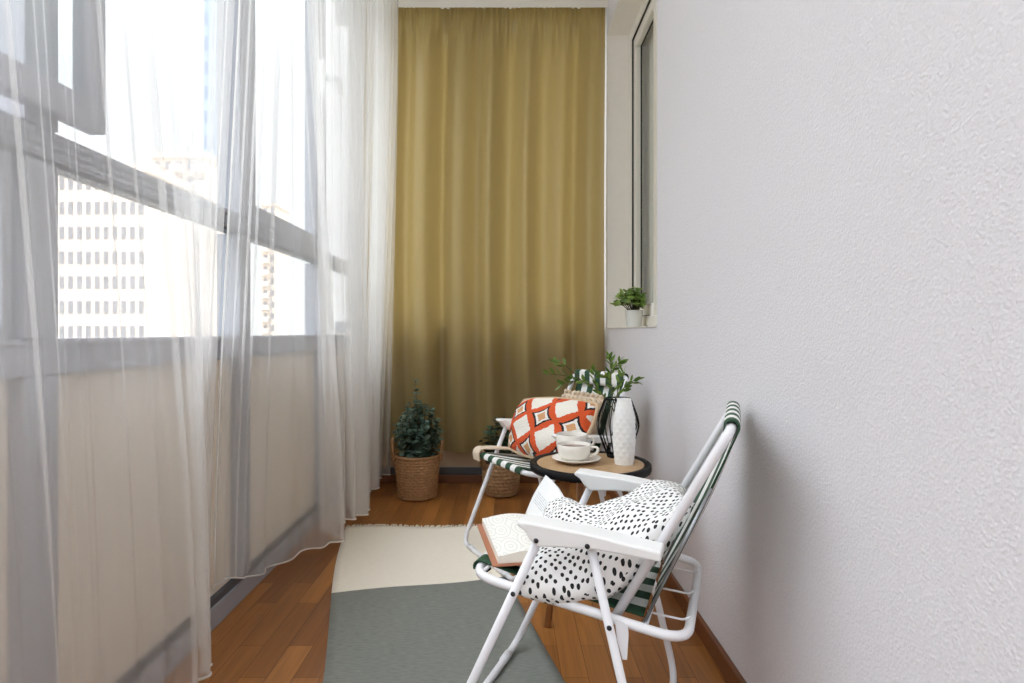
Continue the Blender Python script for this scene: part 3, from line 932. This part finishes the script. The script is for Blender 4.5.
# ------------------------------------------------------------------ open book on the front chair
bk = empty('open_book', RM1 @ Vector((0.078, 0.319, 0.3795)), RZ1)
tag(bk, 'open book with a brown cover lying across the front chair seat', 'book')
e1 = Vector((0.5, -0.866, 0)); e2 = Vector((-0.866, -0.5, 0)); up = Vector((0, 0, 1))
LB, WB = 0.258, 0.110
def pt(a, b, z): return e1 * a + e2 * b + up * z
def slab(bm, q0, q1, q2, q3, tvec, uv=True):
    lo = [bm.verts.new(q) for q in (q0, q1, q2, q3)]; hi = [bm.verts.new(q + tvec) for q in (q0, q1, q2, q3)]
    bm.faces.new(lo[::-1]); f = bm.faces.new(hi)
    for lp, c_ in zip(f.loops, ((0, 0), (1, 0), (1, 1), (0, 1))): lp[bm.loops.layers.uv.active].uv = c_
    for i in range(4): bm.faces.new((lo[i], lo[(i + 1) % 4], hi[(i + 1) % 4], hi[i]))
    return f
bm = new_bm(); slab(bm, pt(-0.006, 0.0, 0.001), pt(LB + 0.006, 0.0, 0.001), pt(LB + 0.006, WB + 0.012, 0.001), pt(-0.006, WB + 0.012, 0.001), up * 0.004)
link('cover', bm, M['book_cover'], bk, bevel=0.001)
bm = new_bm()
def blk(u, v):  # u along spine, v toward fore-edge
    return pt(u * LB, v * WB, 0.0245 + 0.006 * math.sin(PI * min(1, v * 1.1)) - 0.004 * v)
sheet(bm, blk, 6, 10)
for f in bm.faces: f.material_index = 0
V0 = [bm.verts.new(pt(u * LB, v * WB, 0.0055)) for u, v in ((0, 0), (1, 0), (1, 1), (0, 1))]
def skirt(us):
    prev = None
    for (u, v) in us:
        a = bm.verts.new(blk(u, v)); b = bm.verts.new(pt(u * LB, v * WB, 0.0055))
        if prev:
            f = bm.faces.new((prev[0], a, b, prev[1])); f.material_index = 1
        prev = (a, b)
skirt([(i / 6, 1) for i in range(7)]); skirt([(1, i / 10) for i in range(11)]); skirt([(0, i / 10) for i in range(11)]); skirt([(i / 6, 0) for i in range(7)])
bm.faces.new(V0)
link('page_block', bm, [M['page_pattern'], M['paper']], bk, recalc=True)
lv = (-e2 * 0.050 + up * 0.092)
ln = e1.cross(lv).normalized()
if ln.dot(e2) < 0: ln = -ln
bm = new_bm()
def leaf(u, v):
    s_ = smooth01((u - 0.40) / 0.4)          # pressed down under the cushion toward the near end
    return pt(u * LB, 0, 0.025) + (lv * (1 - s_) + (-e2 * 0.104 - up * 0.012) * s_) * v + ln * (0.004 * math.sin(PI * v))
uvl = bm.loops.layers.uv.active
sheet(bm, lambda u, v: leaf(u, v), 24, 10)
for f in bm.faces:
    for lp in f.loops: lp[uvl].uv = (lp[uvl].uv[1], lp[uvl].uv[0])
link('raised_pages', bm, M['page_text'], bk, smooth=True, solid=0.007)

# ------------------------------------------------------------------ table and what stands on it
TX, TY, TR, TH = 0.251, 1.896, 0.1836, 0.45
tb = empty('side_table', (TX, TY, 0)); tag(tb, 'small round rattan topped table with black rim between the chairs', 'table')
bm = new_bm(); lathe(bm, [(0, TH - 0.014), (TR - 0.012, TH - 0.014), (TR - 0.012, TH), (0, TH)], 64)
link('tabletop', bm, M['rattan'], tb)
bm = new_bm()
lathe(bm, [(TR - 0.020, TH - 0.018), (TR - 0.003, TH - 0.020), (TR, TH - 0.014), (TR, TH + 0.001), (TR - 0.004, TH + 0.004), (TR - 0.016, TH + 0.003), (TR - 0.021, TH + 0.0005), (TR - 0.020, TH - 0.018)], 64)
link('rim', bm, M['black'], tb, smooth=True)
a0 = math.atan2(-0.11, -0.139)
for i in range(3):
    a = a0 + i * 2 * PI / 3
    ca, sa = math.cos(a), math.sin(a)
    bm = new_bm(); tube(bm, [(0.10 * ca, 0.10 * sa, TH - 0.0145), (0.175 * ca, 0.175 * sa, 0.0)], 0.012, 14, radii=[0.0135, 0.0095])
    link('leg', bm, M['wood_leg'], tb, smooth=True)
bm = new_bm(); lathe(bm, [(0, TH - 0.030), (0.12, TH - 0.030), (0.12, TH - 0.0145), (0, TH - 0.0145)], 32)
link('leg_plate', bm, M['wood_leg'], tb)

def make_cup(loc, rz, label):
    c = empty('tea_cup', loc, rz); tag(c, label, 'cup', 'tea cups')
    bm = new_bm()
    lathe(bm, [(0, 0.0), (0.028, 0.0), (0.029, 0.004), (0.040, 0.008), (0.047, 0.018), (0.050, 0.034), (0.0515, 0.058), (0.0500, 0.0595), (0.0485, 0.058), (0.047, 0.034), (0.043, 0.018), (0.036, 0.012), (0, 0.010)], 40)
    link('cup_body', bm, M['ceramic'], c, smooth=True)
    bm = new_bm(); tube(bm, fillet([(0.0495, 0, 0.050), (0.074, 0, 0.051), (0.072, 0, 0.030), (0.047, 0, 0.016)], 0.014), 0.0045, 10)
    link('handle', bm, M['ceramic'], c, smooth=True)
    bm = new_bm(); lathe(bm, [(0, 0.047), (0.0475, 0.047)], 32)
    link('tea', bm, M['tea'], c)
    return c
sc_ = empty('saucer', (0.210, 1.905, TH)); tag(sc_, 'white ceramic saucer under the front tea cup', 'saucer')
bm = new_bm(); lathe(bm, [(0, 0.001), (0.040, 0.001), (0.045, 0.004), (0.074, 0.014), (0.0755, 0.016), (0.073, 0.017), (0.046, 0.008), (0.030, 0.007), (0, 0.007)], 48)
link('dish', bm, M['ceramic'], sc_, smooth=True)
c1 = make_cup((0.203, 1.905, TH + 0.0075), -0.25, 'white tea cup standing on a saucer')
c1.scale = (1, 1, 0.82)
c2 = c1.copy(); COL.objects.link(c2); c2.scale = (1, 1, 1.14); c2.location = (0.207, 2.022, TH + 0.0005); c2.rotation_euler = (0, 0, -0.1); c2['label'] = 'white tea cup behind the one on the saucer'
for ch in c1.children:
    d_ = ch.copy(); COL.objects.link(d_); d_.parent = c2

# faceted white vase
vz = empty('ceramic_vase', (0.352, 1.878, TH + 0.0005)); tag(vz, 'slim white vase with diamond relief in front of the wire vase', 'vase')
prof = []
NVZ = 56
for j in range(NVZ + 1):
    t = j / NVZ; z = 0.198 * t
    r = 0.0255 + 0.0085 * math.sin(PI * min(1, t * 0.95 + 0.08)) - 0.004 * smooth01((t - 0.7) / 0.3)
    prof.append((r, z))
inner = [(prof[-1][0] - 0.003, 0.198), (prof[-1][0] - 0.004, 0.15)]
def vmod(j, k_):
    if j == 0 or j > NVZ: return 1.0
    a = k_ / 96 * 9; b = j / NVZ * 7
    p = abs(((a + b) % 1) - 0.5) * 2; q = abs(((a - b) % 1) - 0.5) * 2
    return 1.0 + 0.06 * (min(p, q) - 0.35) * min(1, (NVZ - j) / 4)
bm = new_bm(); lathe(bm, [(0, 0)] + prof + inner + [(0, 0.15)], 96, mod=lambda j, k_: vmod(j - 1, k_))
link('vase_body', bm, M['vase_white'], vz, smooth=False)

# black wire vase
wv_ = empty('wire_vase', (0.352, 1.988, TH + 0.0005)); tag(wv_, 'black wire cage vase holding green twigs', 'vase')
wprof = [(0.033, 0.004), (0.044, 0.03), (0.059, 0.07), (0.067, 0.10), (0.063, 0.13), (0.050, 0.165), (0.042, 0.186)]
def wr_at(t):
    p = catmull([(a, 0, b) for a, b in wprof], t); return p.x, p.z
for nm, rad, z in (('base_ring', 0.033, 0.004), ('top_ring', 0.042, 0.186)):
    bm = new_bm(); tube(bm, [(rad * math.cos(2 * PI * i / 32), rad * math.sin(2 * PI * i / 32), z) for i in range(32)], 0.0026, 8, closed=True)
    link(nm, bm, M['black'], wv_, smooth=True)
bm = new_bm()
NWIRE = 24
for i in range(NWIRE):
    a = 2 * PI * i / NWIRE
    pts = []
    for j in range(15):
        rr_, z = wr_at(j / 14); pts.append((rr_ * math.cos(a), rr_ * math.sin(a), z))
    tube(bm, pts, 0.0014, 6)
link('wire_cage', bm, M['black'], wv_, smooth=True)
bm = new_bm(); lathe(bm, [(0, 0.0), (0.034, 0.0), (0.034, 0.003), (0, 0.003)], 32)
link('base_plate', bm, M['black'], wv_)

# leaves
def add_leaf(bm, p, d, nrm, length, width, fold=0.15, segs=4):
    d = d.normalized(); side = d.cross(nrm)
    if side.length < 1e-4: side = d.cross(Vector((1, 0, 0)))
    side.normalize(); n2 = side.cross(d)
    rows = []
    for i in range(segs + 1):
        t = i / segs
        w = width * math.sin(PI * (0.06 + 0.90 * t)) ** 0.8 * 0.5
        c = p + d * (length * t) - n2 * (0.25 * length * t * t * fold * 2)
        rows.append((bm.verts.new(c - side * w + n2 * w * fold), bm.verts.new(c), bm.verts.new(c + side * w + n2 * w * fold)))
    for a, b in zip(rows, rows[1:]):
        bm.faces.new((a[0], a[1], b[1], b[0])); bm.faces.new((a[1], a[2], b[2], b[1]))

def rvec(rr): 
    while True:
        v = Vector((rr.uniform(-1, 1), rr.uniform(-1, 1), rr.uniform(-1, 1)))
        if 0.05 < v.length < 1: return v.normalized()

def world_at(px, py, d): return Vector(((px - 508) / 620 * d, d, 0.85 + (332 - py) / 620 * d))
base = Vector((0.352, 1.988, TH + 0.006))
def branch(label, pts, seed, sides=(), llen=0.028, lwid=0.0105, step=0.020):
    rr = random.Random(seed)
    o = empty('green_twig', pts[0]); off = Vector(pts[0])
    tag(o, label, 'twig', 'twigs in the wire vase')
    bs = new_bm(); bl = new_bm()
    def run(ps, start, r0):
        P = [catmull([tuple(p) for p in ps], i / 24) for i in range(25)]
        tube(bs, [p - off for p in P], r0, 6, radii=[r0 * (1 - 0.6 * i / 24) for i in range(25)])
        ln = sum((P[i + 1] - P[i]).length for i in range(24))
        n = max(3, int(ln * (1 - start) / step))
        for i in range(n + 1):
            t = start + (1 - start) * i / n
            p = catmull([tuple(q) for q in ps], t); q = catmull([tuple(q) for q in ps], max(t - 0.03, 0))
            tan = (p - q).normalized()
            for s in (-1, 1):
                sd = tan.cross(rvec(rr)).normalized()
                d = (tan * 0.75 + sd * s * 0.8 + Vector((0, 0, 0.15))).normalized()
                add_leaf(bl, p - off, d, rvec(rr), llen * rr.uniform(0.75, 1.15), lwid * rr.uniform(0.85, 1.2))
        add_leaf(bl, P[-1] - off, (P[-1] - P[-2]), rvec(rr), llen, lwid)
    run(pts, 0.42, 0.0024)
    for (ps, st) in sides: run(ps, st, 0.0016)
    link('stem', bs, M['stem'], o, smooth=True); link('leaves', bl, M['twig_leaf'], o, smooth=True, recalc=False)
    return o
W = world_at
branch('green twig arching far left out of the wire vase', [base + Vector((0.012, 0.008, 0.004)), base + Vector((-0.005, 0, 0.12)), W(606, 399, 1.98), W(592, 386, 1.97), W(572, 377, 1.97), W(550, 374, 1.96)], 11,
       sides=[([W(582, 381, 1.97), W(566, 366, 1.97), W(556, 362, 1.98)], 0.3), ([W(578, 380, 1.97), W(562, 384, 1.95)], 0.3), ([W(596, 389, 1.97), W(594, 372, 1.98)], 0.3)])
branch('green twig standing upright in the wire vase', [base + Vector((-0.010, 0.010, 0.004)), base + Vector((0.0, 0, 0.12)), W(612, 396, 1.99), W(611, 380, 2.0), W(611, 366, 2.0), W(609, 358, 2.01)], 12,
       sides=[([W(611, 380, 2.0), W(600, 374, 1.98)], 0.2), ([W(611, 372, 2.0), W(619, 362, 2.0)], 0.3)])
branch('green twig leaning right toward the white wall', [base + Vector((-0.008, -0.012, 0.004)), base + Vector((0.004, 0, 0.12)), W(616, 399, 1.97), W(622, 390, 1.97), W(629, 383, 1.97), W(636, 380, 1.97)], 13,
       sides=[([W(617, 397, 1.97), W(619, 384, 1.96), W(623, 373, 1.96)], 0.3)])

# ------------------------------------------------------------------ baskets and floor plants
def basket(loc, label, r0, r1, h, mat, rz, hh, seed, strand=0.014, bulge=0.0):
    b = empty('wicker_basket', loc, rz); tag(b, label, 'basket', 'woven baskets')
    bm = new_bm()
    n = int(h / strand)
    lo = []
    prof = [(0, 0.002)]
    def rad(t): return r0 + (r1 - r0) * t + bulge * math.sin(PI * t)
    for i in range(n):
        for s in range(4):
            a = PI * (s + 0.5) / 4
            t = (i + (s + 0.5) / 4) / n
            prof.append((rad(t) + 0.006 * math.sin(a), 0.002 + h * t))
    prof += [(rad(1) - 0.003, h), (rad(1) - 0.010, h - 0.004), (rad(0.5) - 0.012, h * 0.5), (rad(0.1) - 0.012, 0.012), (0, 0.012)]
    seg = 96
    def mod(j, k_):
        i = (j - 1) // 4
        if j < 1 or j > n * 4: return 1.0
        return 1.0 + 0.028 * math.sin(2 * PI * (k_ / seg) * 24 + (PI if i % 2 else 0))
    lathe(bm, prof, seg, mod=mod)
    link('basket_body', bm, mat, b, smooth=True)
    bm = new_bm(); tube(bm, [(rad(1) * math.cos(2 * PI * i / 40), rad(1) * math.sin(2 * PI * i / 40), h) for i in range(40)], 0.007, 8, closed=True)
    link('rim', bm, mat, b, smooth=True)
    for s in (-1, 1):
        bm = new_bm()
        pts = fillet([(s * (rad(0.93) + 0.008), -0.035, h * 0.88), (s * (rad(1) + 0.014), -0.032, h + hh), (s * (rad(1) + 0.014), 0.032, h + hh), (s * (rad(0.93) + 0.008), 0.035, h * 0.88)], 0.025)
        tube(bm, pts, 0.0085, 8)
        link('handle', bm, mat, b, smooth=True)
    return b
basket((-0.468, 3.20, 0), 'tall brown woven basket holding eucalyptus near the sheer curtain', 0.094, 0.112, 0.215, M['wicker'], 0.15, 0.085, 1)
basket((-0.036, 3.24, 0), 'low brown woven basket behind the rear chair seat', 0.074, 0.090, 0.165, M['wicker_dark'], 0.3, 0.075, 2, strand=0.018, bulge=0.01)

def bushy(name, label, loc, zpot, rpot, stems, hmin, hmax, spread, leafm, llen, lwid, seed, cat='plant', rnd=True, step=0.02, lean=None):
    rr = random.Random(seed)
    o = empty(name, loc); tag(o, label, cat, None)
    bm = new_bm(); lathe(bm, [(0, 0), (rpot * 0.8, 0), (rpot, zpot), (rpot - 0.004, zpot), (rpot - 0.006, zpot - 0.012), (0, zpot - 0.012)], 32)
    link('pot', bm, M['pot_dark'], o, smooth=False)
    bm = new_bm(); lathe(bm, [(0, zpot - 0.008), (rpot - 0.005, zpot - 0.011)], 24)
    link('soil', bm, M['soil'], o)
    bs = new_bm(); bl = new_bm()
    for i in range(stems):
        a = 2 * PI * (i * 0.381966) + rr.uniform(-.3, .3)
        f = math.sqrt((i + 0.5) / stems)
        hh = hmax - (hmax - hmin) * f ** 1.3 * rr.uniform(0.75, 1.1)
        p0 = Vector((rpot * 0.6 * f * math.cos(a), rpot * 0.6 * f * math.sin(a), zpot - 0.01))
        tip = Vector((spread * f * math.cos(a), spread * f * math.sin(a), hh))
        midp = p0.lerp(tip, 0.55) + Vector((math.cos(a), math.sin(a), 0)) * 0.012
        if lean and i == 0: tip = lean; midp = p0.lerp(tip, 0.5)
        ctrl = [tuple(p0), tuple(midp), tuple(tip)]
        P = [catmull(ctrl, q / 12) for q in range(13)]
        tube(bs, P, 0.002, 5, radii=[0.0026 - 0.0018 * q / 12 for q in range(13)])
        ln = (midp - p0).length + (tip - midp).length
        n = max(4, int(ln / step))
        for q in range(1, n + 1):
            t = 0.12 + 0.88 * q / n
            p = catmull(ctrl, t); tan = (p - catmull(ctrl, t - 0.04)).normalized()
            for s in (-1, 1):
                sd = tan.cross(rvec(rr)).normalized() * s
                sc = (1.15 - 0.55 * t)
                add_leaf(bl, p, tan * 0.35 + sd, (tan + rvec(rr) * 0.5), llen * sc * rr.uniform(.8, 1.15), lwid * sc * rr.uniform(.85, 1.1), 0.1)
    link('stems', bs, M['stem'], o, smooth=True); link('foliage', bl, leafm, o, smooth=True, recalc=False)
    return o
bushy('eucalyptus_plant', 'grey green eucalyptus with round leaves standing in the tall basket', (-0.465, 3.20, 0.014), 0.17, 0.080, 38, 0.33, 0.50, 0.130, M['eucalyptus'], 0.039, 0.034, 21, step=0.019, lean=Vector((-0.012, 0.0, 0.585)))
bushy('leafy_plant', 'dark green plant in the low basket behind the rear chair', (-0.036, 3.24, 0.014), 0.13, 0.064, 18, 0.26, 0.40, 0.105, M['dark_leaf'], 0.045, 0.034, 22, step=0.024)

# potted herb on the sill
hp = empty('potted_herb', (0.605, 2.98, NZ0 + 0.0045)); tag(hp, 'small green plant in a white pot on the recessed windowsill', 'plant')
bm = new_bm(); lathe(bm, [(0, 0), (0.032, 0), (0.034, 0.002), (0.043, 0.078), (0.043, 0.082), (0.040, 0.082), (0.039, 0.070), (0, 0.070)], 36)
link('pot', bm, M['pot_white'], hp, smooth=True)
bm = new_bm(); lathe(bm, [(0, 0.073), (0.039, 0.071)], 24)
link('soil', bm, M['soil'], hp)
rr = random.Random(5); bs = new_bm(); bl = new_bm()
for i in range(48):
    a = i * 2.39996; f = math.sqrt((i + .5) / 48)
    tip = Vector((min(0.100 * f * math.cos(a), 0.048) - 0.008, 0.085 * f * math.sin(a), 0.185 - 0.09 * f * f + rr.uniform(-.012, .012)))
    p0 = Vector((0.02 * f * math.cos(a), 0.02 * f * math.sin(a), 0.07))
    ctrl = [tuple(p0), tuple(p0.lerp(tip, .5) + Vector((0, 0, 0.02))), tuple(tip)]
    tube(bs, [catmull(ctrl, q / 8) for q in range(9)], 0.0012, 5)
    for q in range(7):
        d = rvec(rr); d.z = abs(d.z) * 0.5
        p = catmull(ctrl, 0.45 + 0.55 * q / 6)
        if p.x + d.x * 0.02 > 0.052: d.x = -abs(d.x)
        add_leaf(bl, p, d, Vector((0, 0, 1)) + rvec(rr) * 0.5, 0.026 * rr.uniform(.8, 1.2), 0.022, 0.1)
link('stems', bs, M['stem'], hp, smooth=True); link('foliage', bl, M['herb_leaf'], hp, smooth=True, recalc=False)
